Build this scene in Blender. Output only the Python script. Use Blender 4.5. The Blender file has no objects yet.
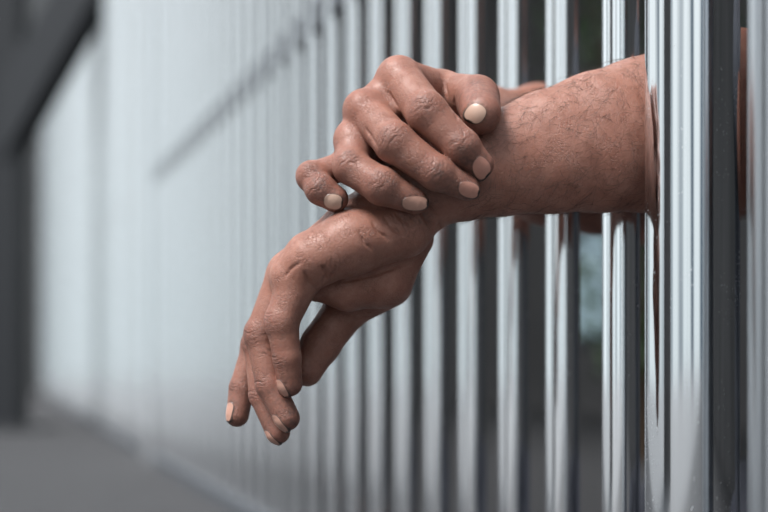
import bpy, bmesh, math, random
import numpy as np
from mathutils import Vector, Matrix
from mathutils.bvhtree import BVHTree

random.seed(4)
rng = np.random.default_rng(4)
scene = bpy.context.scene
C = scene.collection

# ------------------------------------------------------------------ camera
F = 1540.0          # focal length in pixels of the 768 px wide frame
CAM_Z = 0.31
cam_d = bpy.data.cameras.new('camera')
cam = bpy.data.objects.new('camera', cam_d)
C.objects.link(cam)
cam.location = (0, 0, CAM_Z)
cam.rotation_euler = (math.pi / 2, 0, 0)
cam_d.sensor_width = 36.0
cam_d.lens = 36.0 * F / 768.0
cam_d.shift_y = (355 - 256) / 768.0
cam_d.clip_start = 0.05
cam_d.dof.use_dof = True
cam_d.dof.focus_distance = 1.09
cam_d.dof.aperture_fstop = 3.3
scene.camera = cam

# ------------------------------------------------------------------ world
world = bpy.data.worlds.new('sky')
scene.world = world
world.use_nodes = True
wn = world.node_tree
wn.nodes.clear()
def N(nt, typ, **kw):
    n = nt.nodes.new(typ)
    for k, v in kw.items():
        setattr(n, k, v)
    return n
wo = N(wn, 'ShaderNodeOutputWorld')
bg = N(wn, 'ShaderNodeBackground')
tc = N(wn, 'ShaderNodeTexCoord')
sep = N(wn, 'ShaderNodeSeparateXYZ')
wn.links.new(tc.outputs['Generated'], sep.inputs[0])
ramp = N(wn, 'ShaderNodeValToRGB')
ramp.color_ramp.elements[0].position = 0.0
ramp.color_ramp.elements[0].color = (0.66, 0.75, 0.80, 1)
ramp.color_ramp.elements[1].position = 0.7
ramp.color_ramp.elements[1].color = (1.05, 1.1, 1.16, 1)
wn.links.new(sep.outputs['Z'], ramp.inputs[0])
# made-up bright and dark bands low in the sky, for the bars to mirror
comb = N(wn, 'ShaderNodeCombineXYZ')
mz = N(wn, 'ShaderNodeMath', operation='MULTIPLY'); mz.inputs[1].default_value = 0.12
wn.links.new(sep.outputs['Z'], mz.inputs[0])
wn.links.new(sep.outputs['X'], comb.inputs[0]); wn.links.new(sep.outputs['Y'], comb.inputs[1]); wn.links.new(mz.outputs[0], comb.inputs[2])
nz = N(wn, 'ShaderNodeTexNoise'); nz.inputs['Scale'].default_value = 3.2; nz.inputs['Detail'].default_value = 1.2
wn.links.new(comb.outputs[0], nz.inputs['Vector'])
r2 = N(wn, 'ShaderNodeValToRGB')
r2.color_ramp.elements[0].position = 0.38; r2.color_ramp.elements[0].color = (0.14, 0.17, 0.20, 1)
r2.color_ramp.elements[1].position = 0.52; r2.color_ramp.elements[1].color = (1.18, 1.14, 1.09, 1)
wn.links.new(nz.outputs[0], r2.inputs[0])
fade = N(wn, 'ShaderNodeMapRange'); fade.inputs[1].default_value = 0.25; fade.inputs[2].default_value = 0.5
wn.links.new(sep.outputs['Z'], fade.inputs[0])
mx = N(wn, 'ShaderNodeMix', data_type='RGBA', blend_type='MIX')
wn.links.new(fade.outputs[0], mx.inputs[0])
wn.links.new(r2.outputs[0], mx.inputs[6]); mx.inputs[7].default_value = (1, 1, 1, 1)
mul = N(wn, 'ShaderNodeMix', data_type='RGBA', blend_type='MULTIPLY'); mul.inputs[0].default_value = 1
wn.links.new(ramp.outputs[0], mul.inputs[6]); wn.links.new(mx.outputs[2], mul.inputs[7])
wn.links.new(mul.outputs[2], bg.inputs[0])
bg.inputs[1].default_value = 0.94
wn.links.new(bg.outputs[0], wo.inputs[0])

# ------------------------------------------------------------------ sun behind thin cloud
sun_d = bpy.data.lights.new('sun', 'SUN'); sun_d.energy = 4.7; sun_d.angle = math.radians(24); sun_d.color = (1.0, 0.975, 0.95)
sun = bpy.data.objects.new('sun', sun_d); C.objects.link(sun)
sun.rotation_euler = Vector((0.42, 0.38, -0.9)).to_track_quat('-Z', 'Y').to_euler()
sun.location = (-1, -1, 3)

scene.view_settings.view_transform = 'Standard'
scene.view_settings.look = 'None'
scene.view_settings.gamma = 1
scene.view_settings.use_curve_mapping = False
scene.view_settings.exposure = 0.28

# ------------------------------------------------------------------ helpers
def P(px, py, Y):
    return np.array([(px - 384) * Y / F, Y, (355 - py) * Y / F + CAM_Z])
def RR(r, Y):
    return r * Y / F

def principled(name, col=(0.5, 0.5, 0.5), rough=0.5, metal=0.0):
    m = bpy.data.materials.new(name); m.use_nodes = True
    b = m.node_tree.nodes['Principled BSDF']
    b.inputs['Base Color'].default_value = (*col, 1)
    b.inputs['Roughness'].default_value = rough
    b.inputs['Metallic'].default_value = metal
    return m, m.node_tree, b

def mixc(nt, fac, a, b):
    m = N(nt, 'ShaderNodeMix', data_type='RGBA')
    for s, v in ((0, fac), (6, a), (7, b)):
        if isinstance(v, bpy.types.NodeSocket): nt.links.new(v, m.inputs[s])
        else: m.inputs[s].default_value = v if s == 0 else (*v, 1)
    return m.outputs[2]

def noise(nt, scale, detail=2, vec=None, rough=0.5):
    n = N(nt, 'ShaderNodeTexNoise'); n.inputs['Scale'].default_value = scale; n.inputs['Detail'].default_value = detail
    n.inputs['Roughness'].default_value = rough
    if vec is not None: nt.links.new(vec, n.inputs['Vector'])
    return n.outputs[0]

def maprange(nt, s, a, b, c=0.0, d=1.0):
    n = N(nt, 'ShaderNodeMapRange'); nt.links.new(s, n.inputs[0])
    for i, v in zip((1, 2, 3, 4), (a, b, c, d)): n.inputs[i].default_value = v
    return n.outputs[0]

def objcoord(nt):
    return N(nt, 'ShaderNodeTexCoord').outputs['Object']

def attr(nt, name):
    n = N(nt, 'ShaderNodeAttribute'); n.attribute_name = name
    return n.outputs['Fac']

def math_(nt, op, a, b):
    n = N(nt, 'ShaderNodeMath', operation=op)
    for i, v in enumerate((a, b)):
        if isinstance(v, bpy.types.NodeSocket): nt.links.new(v, n.inputs[i])
        else: n.inputs[i].default_value = v
    return n.outputs[0]

def link(name, me, mat=None, parent=None):
    o = bpy.data.objects.new(name, me); C.objects.link(o)
    if mat: me.materials.append(mat)
    if parent: o.parent = parent
    return o

def mesh_np(name, V, Q, smooth=True):
    me = bpy.data.meshes.new(name)
    V = np.asarray(V, dtype=np.float32); Q = np.asarray(Q, dtype=np.int32)
    k = Q.shape[1]
    me.vertices.add(len(V)); me.vertices.foreach_set('co', V.ravel())
    me.loops.add(Q.size); me.loops.foreach_set('vertex_index', Q.ravel())
    me.polygons.add(len(Q)); me.polygons.foreach_set('loop_start', np.arange(0, Q.size, k, dtype=np.int32))
    me.polygons.foreach_set('use_smooth', np.full(len(Q), smooth))
    me.update(calc_edges=True)
    return me

def box_bm(bm, lo, hi, bevel=0.0):
    r = bmesh.ops.create_cube(bm, size=1)
    vs = r['verts']
    for v in vs:
        v.co = Vector([(lo[i] + hi[i]) / 2 + v.co[i] * (hi[i] - lo[i]) for i in range(3)])
    if bevel:
        es = list({e for v in vs for e in v.link_edges})
        bmesh.ops.bevel(bm, geom=es, offset=bevel, segments=2, affect='EDGES', profile=0.6)

def bm_obj(name, bm, mat, parent=None, smooth=False):
    me = bpy.data.meshes.new(name); bm.to_mesh(me); bm.free()
    if smooth:
        for p in me.polygons: p.use_smooth = True
    return link(name, me, mat, parent)

def tag(o, label=None, cat=None, group=None, kind=None):
    for k, v in (('label', label), ('category', cat), ('group', group), ('kind', kind)):
        if v: o[k] = v

# ------------------------------------------------------------------ materials
def make_steel(name, base, rough, speck):
    m, nt, b = principled(name, base, rough, 1.0)
    oc = objcoord(nt)
    mp = N(nt, 'ShaderNodeMapping'); mp.inputs['Scale'].default_value = (1, 1, 0.35)
    nt.links.new(oc, mp.inputs[0])
    sp = maprange(nt, noise(nt, 900, 2, mp.outputs[0]), 0.66, 0.72)
    patch = maprange(nt, noise(nt, 45, 4, mp.outputs[0]), 0.52, 0.62)
    spf = math_(nt, 'MULTIPLY', sp, math_(nt, 'MULTIPLY', patch, speck))
    nt.links.new(mixc(nt, spf, base, (0.85, 0.87, 0.9)), b.inputs['Base Color'])
    nt.links.new(maprange(nt, spf, 0, 1, rough, 0.6), b.inputs['Roughness'])
    return m
M_bar = make_steel('polished_steel', (0.905, 0.93, 0.955), 0.10, 0.5)
M_post = make_steel('worn_polished_steel', (0.75, 0.775, 0.80), 0.09, 1.0)
M_dim = make_steel('dimmed_steel', (0.50, 0.52, 0.55), 0.28, 0.5)  # darker steel copy, puts vignette dimming into the near bar's colour
M_rail, _, _ = principled('grey_painted_steel', (0.10, 0.11, 0.125), 0.5, 0.3)
M_pale, _, _ = principled('pale_grey_steel', (0.34, 0.36, 0.38), 0.5, 0.2)
M_dark, _, _ = principled('dark_painted_steel', (0.018, 0.02, 0.024), 0.45, 0.0)

m, nt, b = principled('concrete', (0.05, 0.052, 0.058), 0.85)
nt.links.new(mixc(nt, noise(nt, 9, 6, objcoord(nt)), (0.12, 0.125, 0.13), (0.19, 0.195, 0.20)), b.inputs['Base Color'])
M_ground = m
m, nt, b = principled('dark_asphalt', (0.03, 0.03, 0.033), 0.8)
nt.links.new(mixc(nt, noise(nt, 14, 6, objcoord(nt)), (0.02, 0.021, 0.024), (0.045, 0.046, 0.05)), b.inputs['Base Color'])
M_strip = m
m, nt, b = principled('dark_plaster', (0.03, 0.03, 0.034), 0.8)
nt.links.new(mixc(nt, noise(nt, 1.1, 5, objcoord(nt)), (0.05, 0.05, 0.05), (0.20, 0.19, 0.19)), b.inputs['Base Color'])
M_wall = m
M_grey, _, _ = principled('grey_render', (0.10, 0.105, 0.11), 0.85)

m, nt, b = principled('skin', (0.4, 0.2, 0.14), 0.5)
oc = objcoord(nt)
n1 = maprange(nt, noise(nt, 55, 4, oc), 0.35, 0.68)
n2 = maprange(nt, noise(nt, 240, 3, oc), 0.35, 0.7)
c = mixc(nt, n1, (0.275, 0.119, 0.084), (0.375, 0.186, 0.141))
c = mixc(nt, math_(nt, 'MULTIPLY', n2, 0.35), c, (0.22, 0.09, 0.062))
c = mixc(nt, attr(nt, 'red'), c, (0.26, 0.082, 0.060))
dn = math_(nt, 'MULTIPLY', maprange(nt, noise(nt, 420, 3, oc), 0.35, 0.65, 0.4, 1.0), maprange(nt, noise(nt, 110, 3, oc), 0.36, 0.6, 0.55, 1.15))
c = mixc(nt, math_(nt, 'MULTIPLY', attr(nt, 'dirt'), dn), c, (0.055, 0.038, 0.035))
mott = maprange(nt, noise(nt, 1000, 3, oc, 0.75), 0.35, 0.65)
c = mixc(nt, math_(nt, 'MULTIPLY', mott, 0.36), c, (0.22, 0.10, 0.07))
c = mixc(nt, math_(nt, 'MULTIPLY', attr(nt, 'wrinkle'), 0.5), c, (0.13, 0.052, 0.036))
nt.links.new(c, b.inputs['Base Color'])
nt.links.new(maprange(nt, n2, 0, 1, 0.44, 0.60), b.inputs['Roughness'])
b.inputs['Subsurface Weight'].default_value = 0.2
b.inputs['Subsurface Radius'].default_value = (0.004, 0.0015, 0.0008)
b.inputs['Subsurface Scale'].default_value = 1.0
b.inputs['Specular IOR Level'].default_value = 0.45
vo = N(nt, 'ShaderNodeTexVoronoi'); vo.inputs['Scale'].default_value = 900; nt.links.new(oc, vo.inputs['Vector'])
h = math_(nt, 'ADD', math_(nt, 'MULTIPLY', vo.outputs[0], 0.00010), math_(nt, 'MULTIPLY', noise(nt, 520, 4, oc), 0.00035))
h = math_(nt, 'ADD', h, math_(nt, 'MULTIPLY', attr(nt, 'wrinkle'), -0.0011))
ve = N(nt, 'ShaderNodeTexVoronoi', feature='DISTANCE_TO_EDGE'); ve.inputs['Scale'].default_value = 420
wv = N(nt, 'ShaderNodeVectorMath', operation='ADD'); sc_ = N(nt, 'ShaderNodeVectorMath', operation='SCALE')
nn = N(nt, 'ShaderNodeTexNoise'); nn.inputs['Scale'].default_value = 160; nt.links.new(oc, nn.inputs['Vector'])
nt.links.new(nn.outputs[1], sc_.inputs[0]); sc_.inputs['Scale'].default_value = 0.006
nt.links.new(oc, wv.inputs[0]); nt.links.new(sc_.outputs[0], wv.inputs[1]); nt.links.new(wv.outputs[0], ve.inputs['Vector'])
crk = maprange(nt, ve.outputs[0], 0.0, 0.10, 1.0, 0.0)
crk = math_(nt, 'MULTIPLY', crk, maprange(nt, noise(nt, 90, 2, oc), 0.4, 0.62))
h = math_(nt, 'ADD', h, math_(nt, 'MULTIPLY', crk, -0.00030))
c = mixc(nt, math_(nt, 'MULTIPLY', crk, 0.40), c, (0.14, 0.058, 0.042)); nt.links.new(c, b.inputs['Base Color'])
bp = N(nt, 'ShaderNodeBump'); bp.inputs['Strength'].default_value = 0.8; bp.inputs['Distance'].default_value = 1.0
nt.links.new(h, bp.inputs['Height']); nt.links.new(bp.outputs[0], b.inputs['Normal'])
M_skin = m

m, nt, b = principled('fingernail', (0.62, 0.42, 0.35), 0.33)
oc = objcoord(nt)
c = mixc(nt, noise(nt, 300, 3, oc), (0.42, 0.195, 0.150), (0.50, 0.265, 0.205))
c = mixc(nt, attr(nt, 'pale'), c, (0.50, 0.345, 0.27))
c = mixc(nt, attr(nt, 'rim'), c, (0.03, 0.022, 0.02))
nt.links.new(c, b.inputs['Base Color'])
M_nail = m
M_hair, _, _ = principled('body_hair', (0.035, 0.018, 0.012), 0.5)
M_headhair, _, _ = principled('black_hair', (0.012, 0.011, 0.011), 0.5)
m, nt, b = principled('shirt_cloth', (0.05, 0.055, 0.07), 0.9)
nt.links.new(mixc(nt, noise(nt, 700, 2, objcoord(nt)), (0.035, 0.04, 0.05), (0.07, 0.075, 0.09)), b.inputs['Base Color'])
M_shirt = m
M_trous, _, _ = principled('trouser_cloth', (0.03, 0.033, 0.045), 0.9)

# ------------------------------------------------------------------ setting
E = np.array([-406 / F, 1.0]); E /= np.linalg.norm(E)       # along the fence, away
NI = np.array([E[1], -E[0]])                                 # to the inside
X0 = 0.5
def fence_pt(Y, n=0.0):
    return np.array([X0 - 406 / F * Y, Y]) + NI * n
def slab(name, s0, s1, n0, n1, z0, z1, mat):
    # a block laid along the fence line: s along it, n away from it
    o0 = fence_pt(0)
    bm = bmesh.new(); vs = []
    for z in (z0, z1):
        for s, n in ((s0, n0), (s1, n0), (s1, n1), (s0, n1)):
            q = o0 + E * s + NI * n
            vs.append(bm.verts.new((q[0], q[1], z)))
    for f in ((3, 2, 1, 0), (4, 5, 6, 7), (0, 1, 5, 4), (1, 2, 6, 5), (2, 3, 7, 6), (3, 0, 4, 7)):
        bm.faces.new([vs[i] for i in f])
    o = bm_obj(name, bm, mat); o['kind'] = 'structure'
    return o
bm = bmesh.new(); box_bm(bm, (-12, -24, -0.2), (12, 24, 0.0))
g = bm_obj('floor', bm, M_ground); g['kind'] = 'structure'
slab('added_dark_strip', -20, 13.6, -1.5, 2.4, 0, 0.012, M_strip)  # added dark strip, widened to cut light bounced up under the arms
slab('added_dark_slab', 0.6, 1.45, -2.9, -2.6, 0, 3.2, M_wall)  # unseen slab added so the bars reflect a dark band
slab('wall_back', -20, 14, 2.4, 2.55, 0, 2.8, M_wall)
slab('shading_ceiling', -20, 14, 0.12, 2.6, 2.8, 2.92, M_wall)  # unseen roof put in to keep the space behind the bars dark
slab('wall_far', 13.6, 13.8, -4, 2.4, 0, 5.0, M_grey)

# ------------------------------------------------------------------ fence
def cyl_mesh(name, r, z0, z1, seg=48):
    bm = bmesh.new()
    prof = [(r * 0.9, z0), (r, z0 + 0.002), (r, z0 + 0.006), (r, z0 + 0.010), (r, z1 - 0.010), (r, z1 - 0.006), (r, z1 - 0.002), (r * 0.9, z1)]
    rings = [[bm.verts.new((rr * math.cos(2 * math.pi * i / seg), rr * math.sin(2 * math.pi * i / seg), z)) for i in range(seg)] for rr, z in prof]
    for a, c_ in zip(rings, rings[1:]):
        for i in range(seg):
            bm.faces.new((a[i], a[(i + 1) % seg], c_[(i + 1) % seg], c_[i]))
    bm.faces.new(list(reversed(rings[0]))); bm.faces.new(rings[-1])
    me = bpy.data.meshes.new(name); bm.to_mesh(me); bm.free()
    for p in me.polygons: p.use_smooth = len(p.vertices) == 4
    return me
fence = bpy.data.objects.new('bar_fence', None); C.objects.link(fence)
q = fence_pt(1.078); fence.location = (q[0], q[1], 0)
tag(fence, 'long fence of upright polished steel bars running back to the left', 'fence')
def fl(o, Y, n=0.0):
    q = fence_pt(Y, n); o.location = (q[0] - fence.location.x, q[1] - fence.location.y, 0)
H = 2.35
bar_me = cyl_mesh('bar', 0.0147, 0.03, H); bar_me.materials.append(M_bar)
post_me = cyl_mesh('post', 0.0323, 0.0, H, 64); post_me.materials.append(M_post)
near_me = cyl_mesh('near_bar', 0.0205, 0.03, H); near_me.materials.append(M_dim)
def Yn(n): return F * X0 * (0.001400 + 0.000155 * n)
for n in range(-4, 91):
    Y = Yn(n)
    if n == 0:
        o = bpy.data.objects.new('post', post_me); o['label'] = 'thick polished tube in front of the forearm'
    elif n == -1:
        o = bpy.data.objects.new('bar', near_me)
    elif n == 27:
        continue
    else:
        o = bpy.data.objects.new('bar', bar_me)
    C.objects.link(o); o.parent = fence; fl(o, Y if n else 1.058, 0 if n else -0.010)
pm = cyl_mesh('far_post', 0.052, 0.0, H); pm.materials.append(M_bar)
o = bpy.data.objects.new('post', pm); C.objects.link(o); o.parent = fence; fl(o, Yn(27))
def rail(name, z0, z1, w, mat, na=-4, nb=90):
    bm = bmesh.new()
    a = fence_pt(Yn(na) - 0.05) - np.array(fence.location[:2]); L = (Yn(nb) - Yn(na) + 0.1) / E[1]
    box_bm(bm, (0, -w, z0), (L, w, z1), 0.002)
    o = bm_obj(name, bm, mat, fence); o.location = (a[0], a[1], 0); o.rotation_euler.z = math.atan2(E[1], E[0])
rail('rail', CAM_Z + 0.472, CAM_Z + 0.516, 0.011, M_rail, -4, 27)
rail('rail', CAM_Z + 0.478, CAM_Z + 0.510, 0.008, M_pale, 28, 90)
rail('rail', H - 0.03, H + 0.02, 0.02, M_rail)
rail('rail', 0.0, 0.04, 0.02, M_rail)

# small window added for a pale blue patch; its glow stands for daylight
def wall_pt(px, py, n):
    d = np.array([(px - 384) / F, 1.0]); o0 = fence_pt(0, n)
    t = (o0 @ NI) / (d @ NI)
    return np.array([d[0] * t, d[1] * t, (355 - py) / F * t + CAM_Z])
wc = wall_pt(588, 285, 2.385)
M_pane, nt, b = principled('glowing_glass', (0.25, 0.33, 0.38), 0.3)
b.inputs['Emission Color'].default_value = (0.42, 0.58, 0.66, 1); b.inputs['Emission Strength'].default_value = 0.45
win = bpy.data.objects.new('added_window', None); C.objects.link(win); win['kind'] = 'structure'
win.location = wc; win.rotation_euler.z = math.atan2(E[1], E[0])
bm = bmesh.new(); box_bm(bm, (-0.30, -0.01, -0.24), (0.30, 0.012, 0.24)); bm_obj('pane', bm, M_pane, win)
bm = bmesh.new()
for lo_, hi_ in (((-.34, -.02, .24), (.34, .014, .29)), ((-.34, -.02, -.29), (.34, .014, -.24)), ((-.34, -.02, -.24), (-.30, .014, .24)), ((.30, -.02, -.24), (.34, .014, .24)), ((-.012, -.016, -.24), (.012, .013, .24))):
    box_bm(bm, lo_, hi_)
bm_obj('window_frame', bm, M_rail, win)

# leafy shrub inside, seen through the gaps
M_stem, _, _ = principled('bark', (0.08, 0.05, 0.03), 0.8)
M_leaf, nt, b = principled('leaf', (0.03, 0.075, 0.03), 0.5)
nt.links.new(mixc(nt, noise(nt, 30, 2, objcoord(nt)), (0.02, 0.05, 0.022), (0.07, 0.13, 0.05)), b.inputs['Base Color'])
shrub = bpy.data.objects.new('shrub', None); C.objects.link(shrub); shrub.location = (0.72, 4.3, 0.012)
tag(shrub, 'blurred dark green shrub behind the bars, seen in the gaps above the forearm', 'shrub')
LV, LQ = [], []
for i in range(1500):
    a = rng.uniform(0, 6.283); zz = rng.uniform(0.25, 1.75); rad = 0.34 * math.sqrt(rng.uniform(0.05, 1)) * (1.1 - abs(zz - 1.1) / 1.1)
    c_ = np.array([rad * math.cos(a), rad * math.sin(a), zz])
    u = rng.normal(0, 1, 3); u /= np.linalg.norm(u); w = np.cross(u, rng.normal(0, 1, 3)); w /= np.linalg.norm(w); n_ = np.cross(u, w)
    l, wd = rng.uniform(.03, .055), rng.uniform(.010, .018); b0_ = len(LV)
    LV += [c_, c_ + u * l * .5 + w * wd, c_ + u * l - n_ * .006, c_ + u * l * .5 - w * wd, c_ + u * l * .5 - n_ * .004]
    LQ += [(b0_, b0_ + 1, b0_ + 2, b0_ + 4), (b0_, b0_ + 4, b0_ + 2, b0_ + 3)]
o = link('foliage', mesh_np('foliage', LV, LQ), M_leaf, shrub)
o['kind'] = 'stuff'
for k in range(5):
    a = k * 1.257; bm = bmesh.new(); prev = None
    for j in range(7):
        t = j / 6; r = .010 * (1 - .7 * t); cx, cy, cz = .02 * math.cos(a) + .22 * t * t * math.cos(a), .02 * math.sin(a) + .22 * t * t * math.sin(a), 1.55 * t
        ring = [bm.verts.new((cx + r * math.cos(w * 1.047), cy + r * math.sin(w * 1.047), cz)) for w in range(6)]
        if prev:
            for w in range(6): bm.faces.new((prev[w], prev[(w + 1) % 6], ring[(w + 1) % 6], ring[w]))
        prev = ring
    bm_obj('stem', bm, M_stem, shrub, True)

# dark pillar with a sloping brace, far left
pil = bpy.data.objects.new('braced_pillar', None); C.objects.link(pil)
pil.location = (-1.54, 6.2, 0)
tag(pil, 'dark blurred pillar with a slanting brace at the left edge', 'pillar')
bm = bmesh.new(); box_bm(bm, (-0.095, -0.09, 0), (0.095, 0.09, 2.9), 0.01); bm_obj('shaft', bm, M_dark, pil)
bm = bmesh.new(); box_bm(bm, (-0.02, -0.07, -0.10), (1.5, 0.07, 0.09), 0.01)
o = bm_obj('brace', bm, M_dark, pil); o.location = (-0.03, 0, 1.13); o.rotation_euler = (0, -math.radians(55), -math.radians(22))
bm = bmesh.new(); box_bm(bm, (-0.18, -0.16, 0), (0.18, 0.16, 0.03), 0.006); bm_obj('base_plate', bm, M_dark, pil)

# ------------------------------------------------------------------ implicit-surface modelling
class Field:
    def __init__(s, lo, hi, h):
        s.h = h
        s.i0 = np.floor(np.asarray(lo) / h).astype(int)
        s.n = np.ceil(np.asarray(hi) / h).astype(int) - s.i0 + 1
        s.D = np.full(s.n, 0.03, np.float32)
    def sl(s, lo, hi):
        a = np.clip(np.floor(lo / s.h).astype(int) - s.i0, 0, s.n)
        b_ = np.clip(np.ceil(hi / s.h).astype(int) - s.i0 + 1, 0, s.n)
        return a, b_
    def pts(s, a, b_):
        return [(np.arange(a[i], b_[i]) + s.i0[i]).astype(np.float32) * np.float32(s.h) for i in range(3)]
    def cone_d(s, a, ra, b_, rb, flat=None, pad=0.012):
        a = np.asarray(a, float); b_ = np.asarray(b_, float)
        rm = max(ra, rb) + pad
        i, j = s.sl(np.minimum(a, b_) - rm, np.maximum(a, b_) + rm)
        if np.any(j <= i): return None
        x, y, z = s.pts(i, j)
        x = x[:, None, None] - a[0]; y = y[None, :, None] - a[1]; z = z[None, None, :] - a[2]
        ab = b_ - a; L2 = max(float(ab @ ab), 1e-12)
        t = np.clip((x * ab[0] + y * ab[1] + z * ab[2]) / L2, 0, 1)
        qx = x - t * ab[0]; qy = y - t * ab[1]; qz = z - t * ab[2]
        r = ra + (rb - ra) * t
        if flat is None:
            d = np.sqrt(qx * qx + qy * qy + qz * qz) - r
        else:
            n, f = flat
            c_ = qx * n[0] + qy * n[1] + qz * n[2]
            l2 = qx * qx + qy * qy + qz * qz - c_ * c_
            k0 = np.sqrt(np.maximum(l2 + (c_ / f) ** 2, 1e-12)); k1 = np.sqrt(np.maximum(l2 + (c_ / (f * f)) ** 2, 1e-12))
            d = k0 * (k0 - r) / k1
        return (slice(i[0], j[0]), slice(i[1], j[1]), slice(i[2], j[2])), d.astype(np.float32)
    def _smin(s, A, B, k):
        if k <= 0: return np.minimum(A, B)
        hh = np.maximum(k - np.abs(A - B), 0) / k
        return np.minimum(A, B) - hh * hh * (k * 0.25)
    def cone(s, a, ra, b_, rb, k=0.004, flat=None):
        q = s.cone_d(a, ra, b_, rb, flat, pad=max(0.006, k))
        if q: s.D[q[0]] = s._smin(s.D[q[0]], q[1], k)
    def chain(s, pts, k=0.003, flat=None):
        for u, v in zip(pts, pts[1:]):
            s.cone(u[0], u[1], v[0], v[1], k, flat)
    def carve(s, a, ra, b_, rb, k=0.0015):
        q = s.cone_d(a, ra, b_, rb, None, pad=0.004)
        if q: s.D[q[0]] = -s._smin(-s.D[q[0]], q[1], k)
    def merge(s, o, k):
        a = np.maximum(o.i0 - s.i0, 0); b_ = np.minimum(o.i0 - s.i0 + o.n, s.n)
        so = tuple(slice(a[i] - (o.i0[i] - s.i0[i]), b_[i] - (o.i0[i] - s.i0[i])) for i in range(3))
        ss = tuple(slice(a[i], b_[i]) for i in range(3))
        s.D[ss] = s._smin(s.D[ss], o.D[so], k)
    def sub(s, pts, pad=0.012):
        p = np.array([q[0] for q in pts]); r = max(q[1] for q in pts) + pad
        return Field(p.min(0) - r, p.max(0) + r, s.h)
    def surf(s, px, py, y0=1.03, y1=1.3):
        ys = np.arange(y0, y1, s.h * 0.5)
        p = np.stack([(px - 384) * ys / F, ys, (355 - py) * ys / F + CAM_Z], 1)
        i = np.round(p / s.h).astype(int) - s.i0
        ok = np.all((i >= 0) & (i < s.n), 1)
        i = np.clip(i, 0, s.n - 1)
        d = np.where(ok, s.D[i[:, 0], i[:, 1], i[:, 2]], 1)
        k = np.argmax(d < 0)
        return p[k] if d[k] < 0 else None
    def crease(s, path, r, k=0.0015, sink=0.0):
        pp = []
        for (a, b_) in zip(path, path[1:]):
            for t in np.linspace(0, 1, 5)[:-1]:
                pp.append((a[0] + (b_[0] - a[0]) * t, a[1] + (b_[1] - a[1]) * t))
        pp.append(path[-1])
        q = [s.surf(*u) for u in pp]
        q = [u + np.array([0, sink, 0]) for u in q if u is not None]
        n_ = len(q)
        for j in range(n_ - 1):
            if np.linalg.norm(q[j] - q[j + 1]) > 0.012: continue
            f0, f1 = [max(0.35, math.sin(math.pi * (0.12 + 0.76 * x / max(1, n_ - 1)))) for x in (j, j + 1)]
            s.carve(q[j], r * f0, q[j + 1], r * f1, k)
    def mesh(s, smooth=2):
        D = s.D
        S = D < 0
        n = np.array(D.shape)
        c8 = [(i, j, k) for i in (0, 1) for j in (0, 1) for k in (0, 1)]
        cnt = np.zeros(n - 1, np.int8)
        for c_ in c8:
            cnt += S[c_[0]:n[0] - 1 + c_[0], c_[1]:n[1] - 1 + c_[1], c_[2]:n[2] - 1 + c_[2]]
        ijk = np.argwhere((cnt > 0) & (cnt < 8))
        idx = np.full(n - 1, -1, np.int32); idx[tuple(ijk.T)] = np.arange(len(ijk))
        del cnt
        val = {c_: D[ijk[:, 0] + c_[0], ijk[:, 1] + c_[1], ijk[:, 2] + c_[2]] for c_ in c8}
        acc = np.zeros((len(ijk), 3)); num = np.zeros(len(ijk))
        for c0 in c8:
            for ax in range(3):
                if c0[ax]: continue
                c1 = list(c0); c1[ax] = 1; c1 = tuple(c1)
                d0, d1 = val[c0], val[c1]
                m_ = (d0 < 0) != (d1 < 0)
                t = np.where(m_, d0 / np.where(m_, d0 - d1, 1), 0)
                p = np.repeat(np.array(c0, float)[None], len(ijk), 0); p[:, ax] += t
                acc += p * m_[:, None]; num += m_
        V = (ijk + acc / num[:, None] + s.i0) * s.h
        Q = []
        for ax in range(3):
            u, v = (ax + 1) % 3, (ax + 2) % 3
            sl0 = [slice(1, n[i] - 1) for i in range(3)]; sl0[ax] = slice(0, n[ax] - 1)
            sl1 = list(sl0); sl1[ax] = slice(1, n[ax])
            A = S[tuple(sl0)]; B = S[tuple(sl1)]
            e = np.argwhere(A != B); off = np.array([1, 1, 1]); off[ax] = 0
            pos = e + off
            du = np.zeros(3, int); du[u] = 1; dv = np.zeros(3, int); dv[v] = 1
            f = lambda q: idx[tuple(q.T)]
            quad = np.stack([f(pos - du - dv), f(pos - dv), f(pos), f(pos - du)], 1)
            flip = ~A[tuple(e.T)]
            quad[flip] = quad[flip][:, ::-1]
            Q.append(quad)
        Q = np.concatenate(Q); Q = Q[(Q >= 0).all(1)]
        for _ in range(smooth):
            sm = np.zeros_like(V); ct = np.zeros(len(V))
            for a in range(4):
                i, j = Q[:, a], Q[:, (a + 1) % 4]
                for w in range(3): sm[:, w] += np.bincount(i, V[j, w], len(V)) + np.bincount(j, V[i, w], len(V))
                ct += np.bincount(i, minlength=len(V)) + np.bincount(j, minlength=len(V))
            ok = ct > 0
            V[ok] = 0.5 * V[ok] + 0.5 * sm[ok] / ct[ok][:, None]
        return V, Q

def pt(t, dy=0.0):
    return (P(t[0], t[1], t[2] + dy), RR(t[3], t[2] + dy))

HF = 0.0009
FING = {}     # finger joints, for wrinkles and nails

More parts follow.
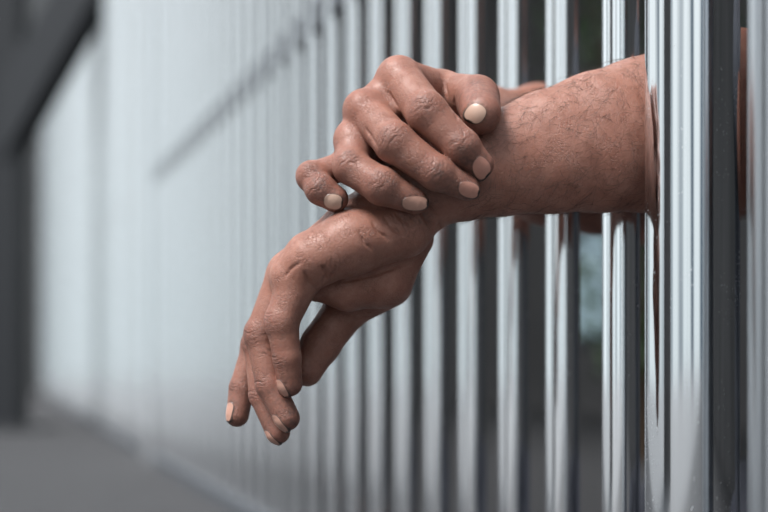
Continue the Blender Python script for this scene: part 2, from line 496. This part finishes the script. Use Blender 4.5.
# ---------- the near (left) arm and the hanging hand
def left_arm():
    fa = [(735, 120, 1.153, 90), (690, 128, 1.149, 85), (645, 135, 1.142, 77.5), (600, 142, 1.132, 70.5), (550, 152, 1.125, 61.5),
          (500, 164, 1.117, 52), (460, 176, 1.105, 45), (432, 184, 1.100, 40)]
    fl_ = [.54, .53, .54, .59, .64, .70, .76]
    G = Field(P(212, 460, 1.03) * [1, 1, 1] - [0.0, 0, 0], P(725, 20, 1.22), HF)
    G.i0[1] = int(1.03 / HF); G.n[1] = int(0.19 / HF); G.D = np.full(G.n, 0.03, np.float32)
    for (u, v, f) in zip(fa, fa[1:], fl_):
        a, b_ = pt(u), pt(v)
        G.cone(a[0], a[1], b_[0], b_[1], 0.004, (np.array([0.06, 0.998, 0.0]), f))
    # back of the hand and the heel below the little finger
    A = Field(P(212, 460, 1.03), P(470, 130, 1.20), HF); A.i0[1] = G.i0[1]; A.n[1] = G.n[1]; A.D = np.full(A.n, 0.03, np.float32)
    A.chain([pt(x) for x in [(432, 188, 1.101, 37), (402, 224, 1.098, 30)]], 0.006)
    A.chain([pt(x) for x in [(404, 231, 1.094, 27), (350, 243, 1.085, 32), (312, 260, 1.084, 27.5), (292, 277, 1.086, 22.5)]], 0.006)
    for q in [(288, 271, 1.101, 20.5), (289, 270, 1.119, 19.5), (296, 275, 1.136, 19)]:
        A.chain([pt((422, 186, 1.114, 32)), pt((355, 226, 1.112, 25)), pt(q)], 0.006)
    A.chain([pt((395, 206, 1.1, 24)), pt((354, 213, 1.098, 15))], 0.006)
    B = Field(P(240, 420, 1.03), P(470, 160, 1.20), HF); B.i0[1] = G.i0[1]; B.n[1] = G.n[1]; B.D = np.full(B.n, 0.03, np.float32)
    B.chain([pt(x) for x in [(412, 238, 1.118, 22), (383, 278, 1.117, 29), (348, 287, 1.111, 23), (317, 288, 1.104, 14)]], 0.006)
    thumb = [(388, 283, 1.136, 25), (348, 306, 1.138, 22), (320, 345, 1.130, 19.5), (307, 371, 1.122, 15.5)]
    T = Field(P(212, 460, 1.03), P(470, 160, 1.2), HF); T.i0[1] = G.i0[1]; T.n[1] = G.n[1]; T.D = np.full(T.n, 0.03, np.float32)
    T.chain([pt(x) for x in thumb], 0.004)
    B.merge(T, 0.0025)
    A.merge(B, 0.0009)
    fingers = {
        'lp': [(298, 280, 1.085, 22), (282, 322, 1.081, 16.5), (287, 358, 1.081, 14), (290, 384, 1.084, 12.5)],
        'lr': [(284, 282, 1.101, 20), (261, 334, 1.099, 15.8), (270, 385, 1.095, 14.3), (287, 418, 1.092, 13)],
        'lm': [(284, 280, 1.119, 19), (258, 342, 1.119, 14.5), (263, 395, 1.113, 14), (278, 432, 1.107, 12.3)],
        'li': [(290, 282, 1.136, 19), (256, 345, 1.138, 13.8), (242, 388, 1.136, 12.6), (237, 415, 1.133, 12)],
    }
    Fg = Field(P(212, 460, 1.03), P(380, 230, 1.2), HF); Fg.i0[1] = G.i0[1]; Fg.n[1] = G.n[1]; Fg.D = np.full(Fg.n, 0.03, np.float32)
    for nm, f in fingers.items():
        pts = [pt(x) for x in f]; FING[nm] = pts
        T = Fg.sub(pts); T.chain(pts, 0.0025)
        for (c_, r) in pts[1:2]:       # knuckle bump on the outer side
            T.cone(c_ + [-0.0008, -0.0006, 0.001], r * 0.95, c_ + [-0.0008, -0.0006, -0.001], r * 0.95, 0.004)
        Fg.merge(T, 0.0009)
    FING['lt'] = [pt(x) for x in thumb]
    A.merge(Fg, 0.0045)
    # creases of the bent palm and the wrist
    for path, r in (([(331, 283), (328, 274), (322, 266)], .0010), ([(318, 291), (309, 283), (305, 272)], .0009),
                    ([(345, 282), (380, 273), (418, 259)], .0011), ([(372, 222), (378, 232), (389, 240)], .0006), ([(384, 217), (393, 229), (403, 236)], .0006),
                    ([(396, 214), (405, 222), (416, 228)], .0006), ([(358, 230), (364, 242), (372, 250)], .0005), ([(301, 262), (292, 268), (286, 276)], .0005),
                    ([(340, 311), (358, 317), (372, 316)], .0007)):
        A.crease(path, r)
    G.merge(A, 0.007)
    for path, r in (([(412, 200), (424, 212), (433, 229)], .0022), ([(424, 204), (433, 214), (441, 227)], .0010)):
        G.crease(path, r, 0.0025)
    return G

# ---------- the far (right) arm and the gripping hand
def right_arm():
    dy = 0.011
    G = Field(P(285, 225, 1.03), P(625, 45, 1.5), HF)
    lo = P(285, 240, 1.08); hi = P(600, 45, 1.42)
    lo = np.array([lo[0] - 0.012, 1.03, 0.39]); hi = np.array([0.245, 1.50, 0.565])
    G = Field(lo, hi, HF)
    arm = [(462, 120, 1.20, 33), (491, 139, 1.283, 49), (541, 154, 1.383, 67), (596, 167, 1.437, 65), (661, 176, 1.505, 54)]
    for (u, v), f in zip(zip(arm, arm[1:]), (.8, .49, .49, .75)):
        a, b_ = pt(u), pt(v)
        nrm = b_[0] - a[0]; nrm = np.array([nrm[1], -nrm[0], 0]); nrm /= np.linalg.norm(nrm)
        G.cone(a[0], a[1], b_[0], b_[1], 0.015, (nrm, f))
    W = (460, 118, 1.185, 31)
    A = Field(P(290, 235, 1.03), P(540, 30, 1.25), HF)
    A = Field(np.array([lo[0], 1.03, 0.39]), np.array([0.13, 1.26, 0.555]), HF)
    i_ = (400, 79, 1.090 + dy, 21); m_ = (365, 111, 1.080 + dy, 19.5); r_ = (355, 141, 1.081 + dy, 19); p_ = (346, 165, 1.090 + dy, 14.5)
    A.chain([pt(i_), pt((440, 95, 1.145, 23.5)), pt(W)], 0.006)
    A.chain([pt(m_), pt((425, 112, 1.15, 24)), pt(W)], 0.006)
    A.chain([pt(r_), pt((415, 130, 1.15, 22)), pt(W)], 0.006)
    A.chain([pt(p_), pt((405, 142, 1.15, 20)), pt(W)], 0.006)
    webs = [((399, 81, 1.094 + dy, 19.5), (367, 111, 1.086 + dy, 18.5)), ((408, 96, 1.086 + dy, 15), (378, 124, 1.080 + dy, 15)),
            ((366, 115, 1.086 + dy, 18.5), (357, 142, 1.086 + dy, 17.5)), ((378, 128, 1.082 + dy, 14), (362, 148, 1.080 + dy, 14)), ((356, 146, 1.090 + dy, 14), (346, 166, 1.092 + dy, 12))]
    for u, v in webs:
        A.chain([pt(u), pt(v)], 0.006)
    fingers = {
        'ri': [i_, (427, 113, 1.059 + dy, 20.8), (462, 147, 1.054 + dy, 17.8), (480, 165, 1.058 + dy, 14)],
        'rm': [m_, (395, 143, 1.054 + dy, 20.3), (437, 173.5, 1.050 + dy, 17.2), (467, 188, 1.056 + dy, 12.8)],
        'rr': [r_, (351, 167, 1.066 + dy, 17.6), (382, 186.5, 1.054 + dy, 18.6), (415, 201.5, 1.058 + dy, 13)],
        'rp': [p_, (312, 177, 1.078 + dy, 14.8), (321, 190, 1.070 + dy, 14.8), (335, 199, 1.068 + dy, 13.6)],
        'rt': [(440, 92, 1.15, 20), (477, 98, 1.098 + dy, 22.5), (481, 114, 1.074 + dy, 20.5)],
    }
    Fg = Field(A.i0 * HF, (A.i0 + A.n - 1) * HF, HF)
    for nm, f in fingers.items():
        pts = [pt(x) for x in f]; FING[nm] = pts
        T = Fg.sub(pts); T.chain(pts, 0.0025)
        for (c_, r) in pts[1:3]:
            if nm == 'rt': continue
            T.cone(c_ + [-0.0008, -0.0022, 0.0010], r * 0.93, c_ + [0.0006, -0.0022, 0], r * 0.9, 0.004)
        Fg.merge(T, 0.0009)
    A.merge(Fg, 0.0038)
    for q in (i_, m_, r_):              # knuckles of the fist
        c_, r = pt(q)
        A.cone(c_ + [-0.002, -0.001, 0.0015], r * 0.86, c_ + [-0.002, 0.001, 0.0015], r * 0.86, 0.006)
    # folds of the thumb web
    for path, r in (([(439, 73), (445, 85), (448, 97)], .0009), ([(454, 97), (455, 106), (457, 120)], .0013),
                    ([(388, 92), (396, 104), (402, 116)], .0012), ([(366, 128), (372, 138), (377, 147)], .0009)):
        A.crease(path, r)
    G.merge(A, 0.010)
    return G

parts = [left_arm().mesh(2), right_arm().mesh(2)]

# ---------- the rest of the man, seated on the floor behind the bars (out of frame)
hb = 0.005
def V3(*a): return np.array(a, float)
def torso(f, grow=0.0):
    k = 0.05
    fy = (V3(1, 0, 0), 0.68)
    f.cone(V3(.62, 1.34, .11), .155 + grow, V3(.60, 1.34, .30), .145 + grow, k, fy)
    f.cone(V3(.60, 1.34, .30), .145 + grow, V3(.575, 1.34, .50), .175 + grow, k, fy)
    f.cone(V3(.565, 1.19, .565), .058 + grow, V3(.565, 1.49, .565), .058 + grow, k)
def uparms(f, grow=0.0, t=1.0):
    for sh, el in ((V3(.565, 1.165, .565), V3(.325, 1.172, .468)), (V3(.55, 1.515, .565), V3(.27, 1.508, .466))):
        e = sh + (el - sh) * t
        f.cone(sh, .056 + grow, e, .056 + (.045 - .056) * t + grow, 0.03)
def legs(f, grow=0.0):
    for s in (-1, 1):
        y0 = 1.34 + s * .095; y1 = 1.34 + s * .27
        f.cone(V3(.60, y0, .105), .088 + grow, V3(.33 if s > 0 else .36, y1, .135), .060 + grow, .03)
        f.cone(V3(.33 if s > 0 else .36, y1, .13), .058 + grow, V3(.40 + .05 * s, 1.34 - s * .10, .052), .038 + grow, .02)
Bd = Field(V3(.1, .95, -.02), V3(.85, 1.75, 1.0), hb)
torso(Bd); uparms(Bd); legs(Bd)
# feet
for s in (-1, 1):
    Bd.cone(V3(.40 + .05 * s, 1.34 - s * .10, .045), .036, V3(.33 + .05 * s, 1.34 - s * .19, .028), .027, .02)
# forearms carried on from the fine meshes
a0, b0 = pt((716, 123.4, 1.1513, 87.5)), pt((735, 120, 1.153, 89))
Bd.cone(a0[0], a0[1], b0[0], b0[1], .004, (V3(0.06, .998, 0), .54))
Bd.cone(b0[0], b0[1], V3(.325, 1.172, .468), .050, .01, (V3(0.06, .998, 0), .62))
Bd.cone(V3(.315, 1.17, .467), .046, V3(.335, 1.172, .468), .048, .02)
a0 = pt((636, 172.5, 1.476, 58)); Bd.cone(a0[0], a0[1] * .86, V3(.27, 1.508, .466), .045, .02)
# neck and head
Bd.cone(V3(.565, 1.34, .58), .062, V3(.545, 1.34, .70), .056, .03)
hd = V3(.535, 1.34, .775)
Bd.cone(hd + [.02, 0, .03], .078, hd + [.0, 0, .045], .078, .02)
Bd.cone(hd + [-.02, 0, -.01], .062, hd + [-.045, 0, -.065], .038, .03)
Bd.cone(hd + [-.078, 0, .02], .008, hd + [-.100, 0, -.018], .014, .012)
Bd.cone(hd + [-.075, -.03, .035], .009, hd + [-.075, .03, .035], .009, .012)
for s in (-1, 1):
    Bd.cone(hd + [.008, s * .080, .018], .016, hd + [.0, s * .078, -.018], .012, .006, (V3(.2, 1, 0) / 1.02, .5))
    Bd.carve(hd + [-.083, s * .030, .018], .010, hd + [-.083, s * .036, .018], .010, .008)
    Bd.cone(hd + [-.070, s * .032, .017], .011, hd + [-.070, s * .034, .017], .011, .002)
Bd.cone(hd + [-.082, -.018, -.048], .007, hd + [-.082, .018, -.048], .007, .006)
Bd.carve(hd + [-.091, -.022, -.048], .0022, hd + [-.091, .022, -.048], .0022, .002)
parts.append(Bd.mesh(1))

Vs, Qs, off = [], [], 0
for V, Q in parts:
    Vs.append(V); Qs.append(Q + off); off += len(V)
NF = len(parts[0][0]) + len(parts[1][0])
V = np.concatenate(Vs); Q = np.concatenate(Qs)
me = mesh_np('person', V, Q)
person = link('person', me, M_skin)
tag(person, 'person seated behind the bars, bare forearms out, right hand gripping left wrist', 'person')

# per-vertex wrinkles, dirt and redness on the hands
wr = np.zeros(len(V), np.float32); dirt = np.zeros(len(V), np.float32); red = np.zeros(len(V), np.float32)
def near(c_, R):
    d2 = ((V - c_) ** 2).sum(1)
    return np.exp(-d2 / (R * R))
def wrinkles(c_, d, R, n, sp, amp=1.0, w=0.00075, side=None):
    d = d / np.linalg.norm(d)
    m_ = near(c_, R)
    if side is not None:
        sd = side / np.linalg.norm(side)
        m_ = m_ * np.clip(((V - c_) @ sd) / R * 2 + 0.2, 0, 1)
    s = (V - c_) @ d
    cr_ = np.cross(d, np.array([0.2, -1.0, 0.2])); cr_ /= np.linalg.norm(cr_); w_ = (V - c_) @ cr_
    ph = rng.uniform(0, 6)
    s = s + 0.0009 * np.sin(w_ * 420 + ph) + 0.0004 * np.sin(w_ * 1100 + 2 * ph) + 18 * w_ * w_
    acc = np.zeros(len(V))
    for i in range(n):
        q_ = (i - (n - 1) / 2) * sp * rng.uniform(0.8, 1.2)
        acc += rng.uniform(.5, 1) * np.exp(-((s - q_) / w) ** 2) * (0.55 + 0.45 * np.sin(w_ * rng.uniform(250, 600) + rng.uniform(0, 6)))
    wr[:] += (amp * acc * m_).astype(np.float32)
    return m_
for nm, p in FING.items():
    if nm == 'lt': continue
    left = nm[0] == 'l'
    side = np.array([-0.8, -0.6, 0.1]) if left else np.array([-0.2, -1, 0.25])
    for j in range(1, len(p) - 1):
        d = p[j + 1][0] - p[j - 1][0]
        r = p[j][1]
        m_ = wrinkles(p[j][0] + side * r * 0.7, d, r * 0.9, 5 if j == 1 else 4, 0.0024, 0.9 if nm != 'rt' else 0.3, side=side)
        dirt += (0.36 * m_).astype(np.float32)
        red += (0.30 * near(p[j][0] + side * r, r)).astype(np.float32)
    tip = p[-1]
    red += (0.35 * near(tip[0], tip[1] * 1.5)).astype(np.float32)
    dirt += ((0.42 if nm[0] == 'r' and nm != 'rt' else 0.28) * near(tip[0], tip[1] * 1.9)).astype(np.float32)
    if nm[0] == 'r' and nm != 'rt':
        red += (0.25 * near(p[0][0] + np.array([0, -.01, .008]), p[0][1])).astype(np.float32)
# wrist creases and back-of-hand lines
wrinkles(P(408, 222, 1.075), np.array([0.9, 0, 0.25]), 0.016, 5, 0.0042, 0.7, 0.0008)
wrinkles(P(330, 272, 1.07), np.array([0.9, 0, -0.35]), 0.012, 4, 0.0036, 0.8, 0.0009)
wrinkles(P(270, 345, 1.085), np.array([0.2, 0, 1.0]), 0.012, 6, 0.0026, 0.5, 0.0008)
gr = np.zeros(len(V), np.float32)
for nm, p in FING.items():
    for (c_, r) in p[1:]:
        gr = np.maximum(gr, near(c_, r + 0.010).astype(np.float32))
dirt += 0.27 * gr
wr = np.clip(wr, 0, 1.3); dirt = np.clip(dirt + 0.38 * wr, 0, 0.85); red = np.clip(red, 0, 0.8)

bvh = BVHTree.FromPolygons([tuple(v) for v in V[:NF]], [tuple(q) for q in Qs[0]] + [tuple(q) for q in Qs[1]])

for (px, py, R_, a) in ((438, 174, .006, .6), (446, 192, .006, .55), (468, 160, .006, .5), (462, 152, .004, .4), (392, 182, .006, .25), (292, 416, .0028, 1.0), (296, 423, .002, .9),
                       (289, 419, .0018, .8), (425, 222, .010, .4), (262, 330, .004, .4), (372, 150, .005, .5), (282, 335, .003, .4), (270, 350, .003, .35), (275, 372, .002, .5)):
    vd = Vector(P(px, py, 1.0) - np.array([0, 0, CAM_Z])).normalized()
    h0 = bvh.ray_cast(Vector((0, 0, CAM_Z)), vd, 3.0)[0]
    if h0 is not None: dirt = np.clip(dirt + (a * near(np.array(h0), R_)).astype(np.float32), 0, .92)

# ---------- fingernails
def nail(nm, cpx, dpx, nvec, hl, hw, lab, pale=0.3):
    c_, r = FING[nm][-1]
    Y = c_[1]
    a = np.array([dpx[0], dpx[2] if len(dpx) > 2 else 0.0, -dpx[1]]); a /= np.linalg.norm(a)
    n = np.array(nvec, float); n -= a * (n @ a); n /= np.linalg.norm(n)
    bb = np.cross(a, n)
    L, W = RR(hl, Y), RR(hw, Y)
    # nail centre: where the view point meets the finger along the nail's own axis
    c0 = P(cpx[0], cpx[1], Y)
    vd = Vector(P(cpx[0], cpx[1], 1.0) - np.array([0, 0, CAM_Z])).normalized()
    h0 = bvh.ray_cast(Vector((0, 0, CAM_Z)), vd, 3.0)[0]
    if h0 is not None and (nm[0] == 'r' or nm == 'li'): c0 = np.array(h0)
    else:
        h1 = bvh.ray_cast(Vector(c0 + n * 0.02), Vector(-n), 0.05)[0]
        c0 = np.array(h1) if h1 is not None else c0 + n * r
    # a smooth curved plate fitted to the fingertip below it
    fu, fv, fh = [], [], []
    for u in np.linspace(-.6, .5, 9):
        for v in np.linspace(-.5, .5, 9):
            o = c0 + a * u * L + bb * v * W + n * 0.02
            hit = bvh.ray_cast(Vector(o), Vector(-n), 0.05)[0]
            if hit is not None:
                fu.append(u); fv.append(v); fh.append(float((np.array(hit) - c0) @ n))
    fu, fv, fh = map(np.array, (fu, fv, fh))
    ok = np.abs(fh) < 0.0045
    basis = lambda u, v: np.stack([np.ones_like(u), u, v, u * u, u * v, v * v], -1)
    for _ in range(3):
        co = np.linalg.lstsq(basis(fu[ok], fv[ok]), fh[ok], rcond=None)[0]
        res = np.abs(basis(fu, fv) @ co - fh); ok = res < max(0.0006, np.percentile(res, 60))
    K, Mv = 14, 32
    Vn, Qn, rim = [], [], []
    for i in range(K + 1):
        rr = i / K
        for j in range(Mv):
            t = 2 * math.pi * j / Mv
            cu, sv = math.cos(t), math.sin(t)
            e = 2.7
            g_ = (abs(cu) ** e + abs(sv) ** e) ** (-1 / e)
            u, v = cu * g_ * rr, sv * g_ * rr
            hh = float(basis(np.array(u), np.array(v)) @ co)
            hit = bvh.ray_cast(Vector(c0 + a * u * L + bb * v * W + n * 0.02), Vector(-n), 0.05)[0]
            if hit is not None:
                df = float((np.array(hit) - c0) @ n) - hh
                if 0 < df < 0.0012: hh += df
            hp = c0 + a * u * L + bb * v * W * (1 - 0.10 * (u < 0) * abs(u)) + n * (hh + (0.0004 if rr < .97 else -0.0009))
            Vn.append(hp)
            rim.append(max(1.0 * (u > 0.84) * (rr > .85), 0.9 * (rr > .90)))
    for i in range(K):
        for j in range(Mv):
            j2 = (j + 1) % Mv
            Qn.append((i * Mv + j, i * Mv + j2, (i + 1) * Mv + j2, (i + 1) * Mv + j))
    Vn = np.array(Vn)
    mid = Vn[:Mv].mean(0)
    # keep the plate smooth: drop vertices that shot past the finger's side
    me_ = mesh_np('fingernail', Vn, Qn)
    at = me_.attributes.new('rim', 'FLOAT', 'POINT'); at.data.foreach_set('value', np.array(rim, np.float32))
    at = me_.attributes.new('pale', 'FLOAT', 'POINT'); at.data.foreach_set('value', np.full(len(Vn), pale, np.float32))
    o = link('fingernail', me_, M_nail, person)
    if lab: o['label'] = lab
    # dirt around the nail fold
    dd = np.sqrt((((V[:, None, :] - Vn[None, K * Mv::2, :]) ** 2).sum(2)).min(1)) if False else None
    for q_ in Vn[K * Mv::2]:
        sel = np.where(np.abs(V - q_).max(1) < 0.003)[0]
        dq = np.sqrt(((V[sel] - q_) ** 2).sum(1))
        dirt[sel] = np.maximum(dirt[sel], (0.85 * np.clip(1.4 - dq / 0.0019, 0, 1)).astype(np.float32))
    return o
nail('ri', (482, 167), (.75, .66), (.28, -1, .2), 10.5, 8.8, 'blunt pinkish nail of the gripping index finger', 0.0)
nail('rm', (469, 189.5), (.96, .25), (.15, -1, -.05), 11.5, 8.5, 'pinkish nail of the gripping middle finger', 0.0)
nail('rr', (415, 203.5), (1, .0), (.1, -1, -.15), 14, 8, 'long pale pink nail of the gripping ring finger', 0.35)
nail('rp', (333, 202), (1, .12), (.1, -1, -.25), 10, 8.5, 'pale nail of the gripping little finger, dirt under its edge', 0.9)
nail('rt', (476, 113), (-.55, .82, -.1), (0, -1, -.2), 10, 10.5, 'pale broad thumbnail with dirt under its edge', 0.9)
nail('lp', (288, 387), (.25, .97), (-.75, -.66, 0), 10.5, 8, 'pale pink nail of the hanging little finger')
nail('lr', (285, 421), (.5, .87), (-.75, -.66, -.2), 12, 8, 'pale pink nail of the hanging ring finger')
nail('lm', (275, 436), (.56, .83), (-.75, -.66, -.3), 11, 8, 'pale pink nail of the hanging middle finger')
nail('li', (228, 412), (-.06, 1), (-.98, -.2, 0), 10.5, 4.5, 'nail of the hanging index finger, leftmost of the fingertips')

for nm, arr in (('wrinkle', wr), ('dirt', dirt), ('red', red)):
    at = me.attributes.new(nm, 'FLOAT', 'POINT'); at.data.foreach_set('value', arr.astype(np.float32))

# ---------- forearm hair
nl = len(parts[0][0])
cand = np.where((V[:nl, 0] > P(470, 0, 1.11)[0]) & (V[:nl, 0] < 0.205))[0]
nor = np.zeros(len(V) * 3, np.float32); me.vertices.foreach_get('normal', nor); nor = nor.reshape(-1, 3)
pick = rng.choice(cand, 1300, replace=False)
HV, HQ = [], []
for i in pick:
    p = V[i]; n = nor[i].astype(float)
    if n[1] > 0.6: continue
    base = np.array([-0.75, 0, -0.55]) + rng.normal(0, 0.55, 3)
    d = base - n * (base @ n); d /= np.linalg.norm(d) + 1e-9
    s_ = np.cross(n, d); L = rng.uniform(0.008, 0.019); curl = rng.normal(0, 0.6)
    prev = None; r0 = 0.000095
    for k in range(5):
        t = k / 4
        c_ = p + d * L * t + s_ * L * curl * t * t + n * (0.0002 + L * (0.26 * t - 0.16 * t * t))
        r = r0 * (1 - 0.75 * t)
        ring = [c_ + r * (s_ * math.cos(w) + n * math.sin(w)) for w in (0, 2.094, 4.189)]
        b0_ = len(HV); HV.extend(ring)
        if k:
            for w in range(3):
                HQ.append((b0_ - 3 + w, b0_ - 3 + (w + 1) % 3, b0_ + (w + 1) % 3, b0_ + w))
hair = link('arm_hair', mesh_np('arm_hair', HV, HQ), M_hair, person)
hair['kind'] = 'stuff'

# ---------- clothes and head hair
Sh = Field(V3(.3, 1.0, .02), V3(.85, 1.7, .75), 0.006)
torso(Sh, .009); uparms(Sh, .012, 0.62)
Vc, Qc = Sh.mesh(2)
link('shirt', mesh_np('shirt', Vc, Qc), M_shirt, person)
Tr = Field(V3(.2, .95, -.02), V3(.85, 1.75, .35), 0.006)
Tr.cone(V3(.62, 1.34, .11), .16, V3(.61, 1.34, .20), .155, .03, (V3(1, 0, 0), .72)); legs(Tr, .009)
Vc, Qc = Tr.mesh(2); Vc[:, 2] = np.maximum(Vc[:, 2], 0.001)
link('trousers', mesh_np('trousers', Vc, Qc), M_trous, person)
Hr = Field(V3(.40, 1.2, .70), V3(.70, 1.48, .95), 0.005)
Hr.cone(hd + [.028, 0, .04], .082, hd + [.012, 0, .056], .081, .02)
Hr.cone(hd + [.055, 0, -.02], .05, hd + [.05, 0, .03], .06, .02)
Hr.carve(hd + [-.13, 0, .0], .085, hd + [-.13, 0, .02], .085, .005)
Vc, Qc = Hr.mesh(1)
link('hair', mesh_np('hair', Vc, Qc), M_headhair, person)
